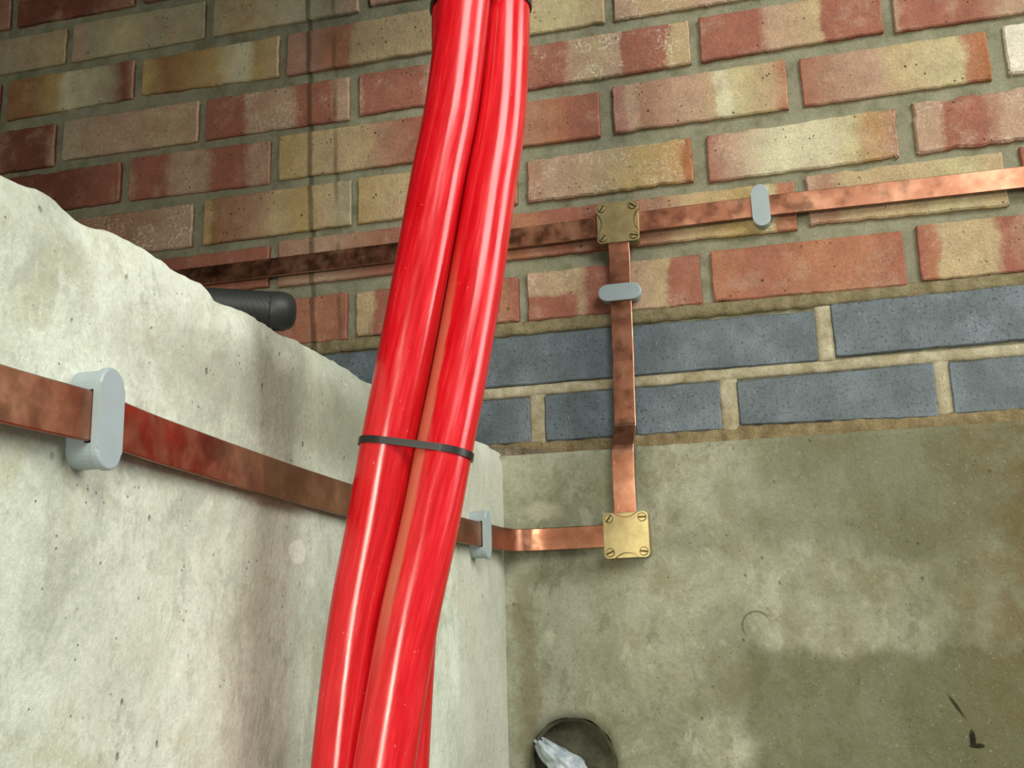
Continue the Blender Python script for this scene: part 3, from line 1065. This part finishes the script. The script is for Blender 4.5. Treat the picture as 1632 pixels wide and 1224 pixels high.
# ------------------------------------------------------------------ brass clamps
def rounded_square(s, r, n=5):
    pts = []
    for cx, cy, a0 in ((s - r, s - r, 0), (-s + r, s - r, 90), (-s + r, -s + r, 180), (s - r, -s + r, 270)):
        for k in range(n + 1):
            a = math.radians(a0 + 90 * k / n)
            pts.append((cx + r * math.cos(a), cy + r * math.sin(a)))
    return pts


def clamp(origin, right, up, rot_tabs, slots, label):
    root = empty('brass_clamp', (0, 0, 0), label, 'clamp', 'square brass tape clamps')
    root.matrix_world = frame(origin, right, up)
    bm = bmesh.new()
    prism(bm, rounded_square(24.5, 5), 0, 10.9, 0.5)
    for sx in (-1, 1):
        for sy in (-1, 1):
            prism(bm, [(sx * 18.5 + a, sy * 18.5 + b) for a, b in rounded_square(5.2, 4.2, 3)], 10.5, 14.6)
    from_bm('base', bm, root, M_BRASS)
    # lid outline with a round bite on two opposite sides
    S, r = 25.0, 4.5
    chord, sag = 13.5, 6.2
    R = (chord * chord + sag * sag) / (2 * sag)
    half_a = math.asin(chord / R)

    def bite(side):
        pts = []
        for k in range(13):
            a = -half_a + 2 * half_a * k / 12
            pts.append((S - sag + R - R * math.cos(a), R * math.sin(a)))
        return pts          # from -chord to +chord on the +u side
    arc = [(S - sag + R - R * math.cos(a), R * math.sin(a)) for a in [-half_a + 2 * half_a * k / 12 for k in range(13)]]
    # flip so that the bite is concave into the plate
    right_side = [(u, w) for u, w in arc]
    poly = []
    rs = rounded_square(S, r)
    q = len(rs) // 4
    poly += right_side            # +u side going up
    poly += rs[0:q] + rs[q:2 * q]
    poly += [(-u, -w) for u, w in right_side]
    poly += rs[2 * q:3 * q] + rs[3 * q:4 * q]
    if rot_tabs:
        poly = [(-w, u) for u, w in poly]
    bm = bmesh.new()
    prism(bm, poly, 14.4, 18.6, 0.35)
    from_bm('lid', bm, root, M_BRASS)
    for sgn in (1, -1):
        seg = [(S - 0.15, -chord + 1)] + [(u + 1.0, w * 0.93) for u, w in arc] + [(S - 0.15, chord - 1)]
        seg = [(u, w) for u, w in seg if u <= S]
        seg = [(sgn * u, sgn * w) for u, w in seg]
        if rot_tabs:
            seg = [(-w, u) for u, w in seg]
        bm = bmesh.new()
        prism(bm, seg[::-1], 14.4, 17.4, 0.3)
        from_bm('lid_tab', bm, root, M_BRASS)
    for k, (sx, sy) in enumerate(((-1, 1), (1, 1), (1, -1), (-1, -1))):
        bm = bmesh.new()
        rr = 4.3
        circ = [(rr * math.cos(math.tau * i / 20), rr * math.sin(math.tau * i / 20)) for i in range(20)]
        prism(bm, circ, 17.0, 18.8)
        prism(bm, [(u * 1.16, w * 1.16) for u, w in circ], 17.0, 18.68)
        for fc in bm.faces:
            fc.material_index = 1  # slot floor and ring coloured dark as crevice shade
        a = math.radians(slots[k])
        for side in (1, -1):
            hf = [(0.45 * side + (rr * math.cos(t) - 0) * 0, 0) for t in ()]
            pts = []
            for i in range(11):
                t = -math.pi / 2 + math.pi * i / 10
                u, w = rr * math.cos(t), rr * math.sin(t)
                u = max(u, 0.7)
                pts.append((u * side, w * side))
            pts = [(u * math.cos(a) - w * math.sin(a), u * math.sin(a) + w * math.cos(a)) for u, w in pts]
            prism(bm, pts, 18.8, 20.0, 0.25)
        for fc in bm.faces:
            if max(v_.co.z for v_ in fc.verts) > 18.85 * MM:
                fc.material_index = 0
        o = from_bm('screw', bm, root, M_BRASS)
        o.data.materials.append(M_BRASS_SHADE)
        o.location = (sx * 18.6 * MM, sy * 18.6 * MM, 0)
    return root


clamp((498.5, 0, 264), (1, 0, 0.0), (0, 0, 1), False, (-35, 55, 80, -45), 'square brass clamp on the red bricks where three copper tapes meet')
clamp((494.5, YC, -106.5), (1, 0, 0.01), (0, 0, 1), True, (-35, 90, 82, 110), 'square brass clamp on the grey concrete at the tape corner')

# ------------------------------------------------------------------ bundle of three red ducts
AX = [(500, -548, 1300), (500, -550, 700), (498, -558, 400), (490, -562, 238), (484, -563, 150), (476, -565, 93), (467, -568, 25), (457, -571, -41), (449, -575, -93), (442, -578, -141), (432, -583, -204), (424, -590, -288), (420, -600, -373), (428, -630, -588), (439, -650, -898)]
axis = smooth_path(AX, 8)
DR = 18.5
BR = DR * 2 / math.sqrt(3) + 0.05


def bundle_angle(z):
    """turn of the bundle, so that it twists gently on the way down"""
    t = (238 - z) / 526.0
    t = max(-1.2, min(2.0, t))
    return -12 + 88 * t


def bundle_frame(i):
    p = axis[i]
    t = (axis[min(i + 1, len(axis) - 1)] - axis[max(i - 1, 0)]).normalized()
    v_ = (Vector((696, -1260, p.z)) - p)
    f_ = (v_ - t * v_.dot(t)).normalized()      # faces the open side of the pit
    s_ = f_.cross(t).normalized()
    if s_.x < 0:
        s_ = -s_
    return p, t, s_, f_


duct_labels = ['red plastic duct at the front of the bundle, running down its right side',
               'red plastic duct down the left side of the bundle',
               'red plastic duct at the back of the bundle, mostly hidden by the other two']
SEG = 40
for d in range(3):
    verts, faces, uvs = [], [], []
    length = 0
    for i in range(len(axis)):
        p, t, s_, f_ = bundle_frame(i)
        if i:
            length += (axis[i] - axis[i - 1]).length
        a = math.radians(bundle_angle(p.z) + 120 * d)
        c = p + s_ * (BR * math.cos(a)) + f_ * (BR * math.sin(a))
        for k in range(SEG):
            b = math.tau * k / SEG + a
            q = c + s_ * (DR * math.cos(b)) + f_ * (DR * math.sin(b))
            verts.append(tuple(q))
            uvs.append((k / SEG, length / 200.0))
    n = len(axis)
    for i in range(n - 1):
        for k in range(SEG):
            faces.append((i * SEG + k, i * SEG + (k + 1) % SEG, (i + 1) * SEG + (k + 1) % SEG, (i + 1) * SEG + k))
    # wall thickness at the two cut ends
    for end, sgn in ((0, 1), (n - 1, -1)):
        p, t, s_, f_ = bundle_frame(end)
        a = math.radians(bundle_angle(p.z) + 120 * d)
        c = p + s_ * (BR * math.cos(a)) + f_ * (BR * math.sin(a))
        b0 = len(verts)
        for rad, dep in ((DR - 2.2, 0), (DR - 2.2, 60 * sgn)):
            for k in range(SEG):
                b = math.tau * k / SEG + a
                verts.append(tuple(c + s_ * (rad * math.cos(b)) + f_ * (rad * math.sin(b)) + t * dep))
                uvs.append((k / SEG, 0))
        for k in range(SEG):
            k2 = (k + 1) % SEG
            faces.append((end * SEG + k, b0 + k, b0 + k2, end * SEG + k2))
            faces.append((b0 + k, b0 + SEG + k, b0 + SEG + k2, b0 + k2))
        faces.append(tuple(b0 + SEG + k for k in range(SEG)))
    o = from_data('red_duct', verts, faces, None, M_RED_REFLECT if d == 0 else M_RED, True)
    uvl = o.data.uv_layers.new(name='UVMap')
    for poly in o.data.polygons:
        ks = [uvs[o.data.loops[li].vertex_index] for li in poly.loop_indices]
        wrap = max(k[0] for k in ks) - min(k[0] for k in ks) > 0.5
        for li, k in zip(poly.loop_indices, ks):
            uvl.data[li].uv = ((k[0] + 1.0) if wrap and k[0] < 0.5 else k[0], k[1] + d * 3.7)
    bm = bmesh.new()
    bm.from_mesh(o.data)
    bmesh.ops.recalc_face_normals(bm, faces=bm.faces)
    bm.to_mesh(o.data)
    bm.free()
    tag(o, duct_labels[d], 'pipe', 'bundle of red ducts')


def cable_tie(zt, tilt, label):
    i = min(range(len(axis)), key=lambda k: abs(axis[k].z - zt))
    p, t, s_, f_ = bundle_frame(i)
    a0 = math.radians(bundle_angle(p.z))
    cs = [(BR * math.cos(a0 + math.tau * k / 3), BR * math.sin(a0 + math.tau * k / 3)) for k in range(3)]
    # support outline of the three round ducts
    N = 72
    pts = []
    for k in range(N):
        b = math.tau * k / N
        c = max(cs, key=lambda q: q[0] * math.cos(b) + q[1] * math.sin(b))
        pts.append((c[0] + DR * math.cos(b), c[1] + DR * math.sin(b), math.cos(b), math.sin(b)))
    root = empty('cable_tie', tuple(p), label, 'cable tie')
    verts, faces = [], []
    for (x, y, nx__, ny__) in pts:
        for rad, h in ((0.1, -2.3), (1.3, -2.3), (1.3, 2.3), (0.1, 2.3)):
            xx, yy = x + nx__ * rad, y + ny__ * rad
            q = s_ * xx + f_ * yy + t * (h + tilt * xx)
            verts.append(tuple(q))
    for k in range(N):
        k2 = (k + 1) % N
        for e in range(4):
            faces.append((k * 4 + e, k2 * 4 + e, k2 * 4 + (e + 1) % 4, k * 4 + (e + 1) % 4))
    bm = bmesh.new()
    bv = [bm.verts.new([c * MM for c in v_]) for v_ in verts]
    for fc in faces:
        bm.faces.new([bv[k] for k in fc])
    from_bm('band', bm, root, M_BLACK)
    # locking head at the back
    b = math.radians(250)
    c = max(cs, key=lambda q: q[0] * math.cos(b) + q[1] * math.sin(b))
    hx_, hy_ = c[0] + (DR + 3.2) * math.cos(b), c[1] + (DR + 3.2) * math.sin(b)
    bm = bmesh.new()
    bmesh.ops.create_cube(bm, size=1.0)
    nrm = s_ * math.cos(b) + f_ * math.sin(b)
    tan_ = s_ * -math.sin(b) + f_ * math.cos(b)
    for vv in bm.verts:
        q = s_ * hx_ + f_ * hy_ + nrm * (vv.co.x * 5) + tan_ * (vv.co.y * 6.5) + t * (vv.co.z * 7 + tilt * hx_)
        vv.co = q * MM
    bmesh.ops.bevel(bm, geom=bm.edges[:], offset=0.0007, segments=2, affect='EDGES')
    from_bm('head', bm, root, M_BLACK)
    return root


cable_tie(-96, 0.02, 'black cable tie round the red ducts level with the foot of the blue bricks')
cable_tie(240, 0.02, 'black cable tie high up round the red ducts')

# ------------------------------------------------------------------ tool handle resting on the side wall
root = empty('tool_handle', (346, -568, 0), 'black ribbed rubber tool handle lying on top of the side wall', 'tool')
d_ = Vector((-0.85, -0.526, 0)).normalized()
side = Vector((d_.y, -d_.x, 0))
up_ = Vector((0, 0, 1))


def lathe(name, prof_, segs, mat, parent, origin, twist=None):
    verts, faces = [], []
    for j, (s_, r_) in enumerate(prof_):
        for k in range(segs):
            a = math.tau * k / segs
            rr = r_ + (twist(s_, a) if twist else 0)
            q = Vector(origin) + d_ * s_ + side * (rr * math.cos(a)) + up_ * (rr * math.sin(a))
            verts.append(tuple(q))
    for j in range(len(prof_) - 1):
        for k in range(segs):
            faces.append((j * segs + k, j * segs + (k + 1) % segs, (j + 1) * segs + (k + 1) % segs, (j + 1) * segs + k))
    faces.append(tuple(range(segs)))
    faces.append(tuple(range((len(prof_) - 1) * segs + segs - 1, (len(prof_) - 1) * segs - 1, -1)))
    bm = bmesh.new()
    bv = [bm.verts.new([c * MM for c in v_]) for v_ in verts]
    for fc in faces:
        bm.faces.new([bv[k] for k in fc])
    return from_bm(name, bm, parent, mat, True)


hz = 16.2
lathe('butt', [(-8, 5.0), (-7, 9.0), (-4.5, 12.2), (0, 13.8), (5, 14.2), (10, 13.7), (12, 13.0)], 40, M_GRIP, root, (0, 0, hz))
lathe('grip', [(11 + i * 0.8, 13.4) for i in range(130)], 112, M_GRIP, root, (0, 0, hz),
      lambda s_, a: 0.5 * math.sin(s_ * 1.7 + 14 * a))
lathe('shaft', [(114, 8.5), (116, 9.5), (220, 9.5), (222, 8.5)], 24, M_BLACK, root, (0, 0, hz))

# ------------------------------------------------------------------ pipe sleeve and plastic bag in the core hole
root = empty('pipe_sleeve', (HX, YC + 12, HZ), 'dark dusty plugged pipe end set in the round hole in the concrete', 'pipe')
M_SLEEVE = mortar_material('dusty_dark_plastic', (96, 96, 80), (68, 68, 54), (122, 120, 100), 0.8, False)
verts, faces = [], []
SG = 48
for (y, r) in ((0, 48.4), (0, 45.2), (60, 44.8)):
    for k in range(SG):
        a = math.tau * k / SG
        verts.append((r * math.cos(a), y, r * math.sin(a)))
for j in range(2):
    for k in range(SG):
        faces.append((j * SG + k, j * SG + (k + 1) % SG, (j + 1) * SG + (k + 1) % SG, (j + 1) * SG + k))
from_data('rim', verts, faces, root, M_SLEEVE, True)
verts, faces = [], []
NRr = 9
for j in range(NRr + 1):
    r = 45.2 * (1 - j / NRr)
    for k in range(SG):
        a = math.tau * k / SG
        x, z = r * math.cos(a), r * math.sin(a)
        verts.append((x, 16 + 2.5 * fbm(x, z, 0, 0.06, 30) + 0.05 * (z + x), z))
for j in range(NRr):
    for k in range(SG):
        faces.append((j * SG + k, j * SG + (k + 1) % SG, (j + 1) * SG + (k + 1) % SG, (j + 1) * SG + k))
from_data('plug', verts, faces, root, M_SLEEVE, True)


def bag_material():
    m, nt, b = material('clear_polythene')
    pos = world_pos(nt)
    c = nt.ramp(nt.noise(pos, 90, 4), [(0.35, lin((176, 192, 200))), (0.65, lin((222, 230, 236)))])
    nt.l.new(c, b.inputs['Base Color'])
    b.inputs['Roughness'].default_value = 0.22
    b.inputs['Transmission Weight'].default_value = 0.25
    b.inputs['IOR'].default_value = 1.35
    return m


bm = bmesh.new()
bmesh.ops.create_icosphere(bm, subdivisions=5, radius=1.0)
long_ = Vector((0.74, 0, -0.67))
wide_ = Vector((0.67, 0, 0.74))
for vv in bm.verts:
    c = vv.co.copy()
    k = 1.0 + 0.30 * abs(noise.noise(c * 1.6 + Vector((3, 1, 2)))) * 2 - 0.25
    k += 0.09 * (1 - abs(noise.noise(c * 2.6 + Vector((9, 4, 1)))) * 4) * 0.5
    k += 0.02 * noise.noise(c * 7)
    c *= k
    taper = 0.72 + 0.42 * c.x if c.x < 0.6 else 0.95
    vv.co = (long_ * (c.x * 46) + wide_ * (c.y * 24 * taper) + Vector((0, 1, 0)) * (c.z * 17)) * MM
o = from_bm('plastic_bag', bm, None, bag_material(), True)
o.location = ((HX - 12) * MM, (YC + 13) * MM, (HZ - 1) * MM)
tag(o, 'crumpled clear plastic bag stuffed into the round hole', 'bag')
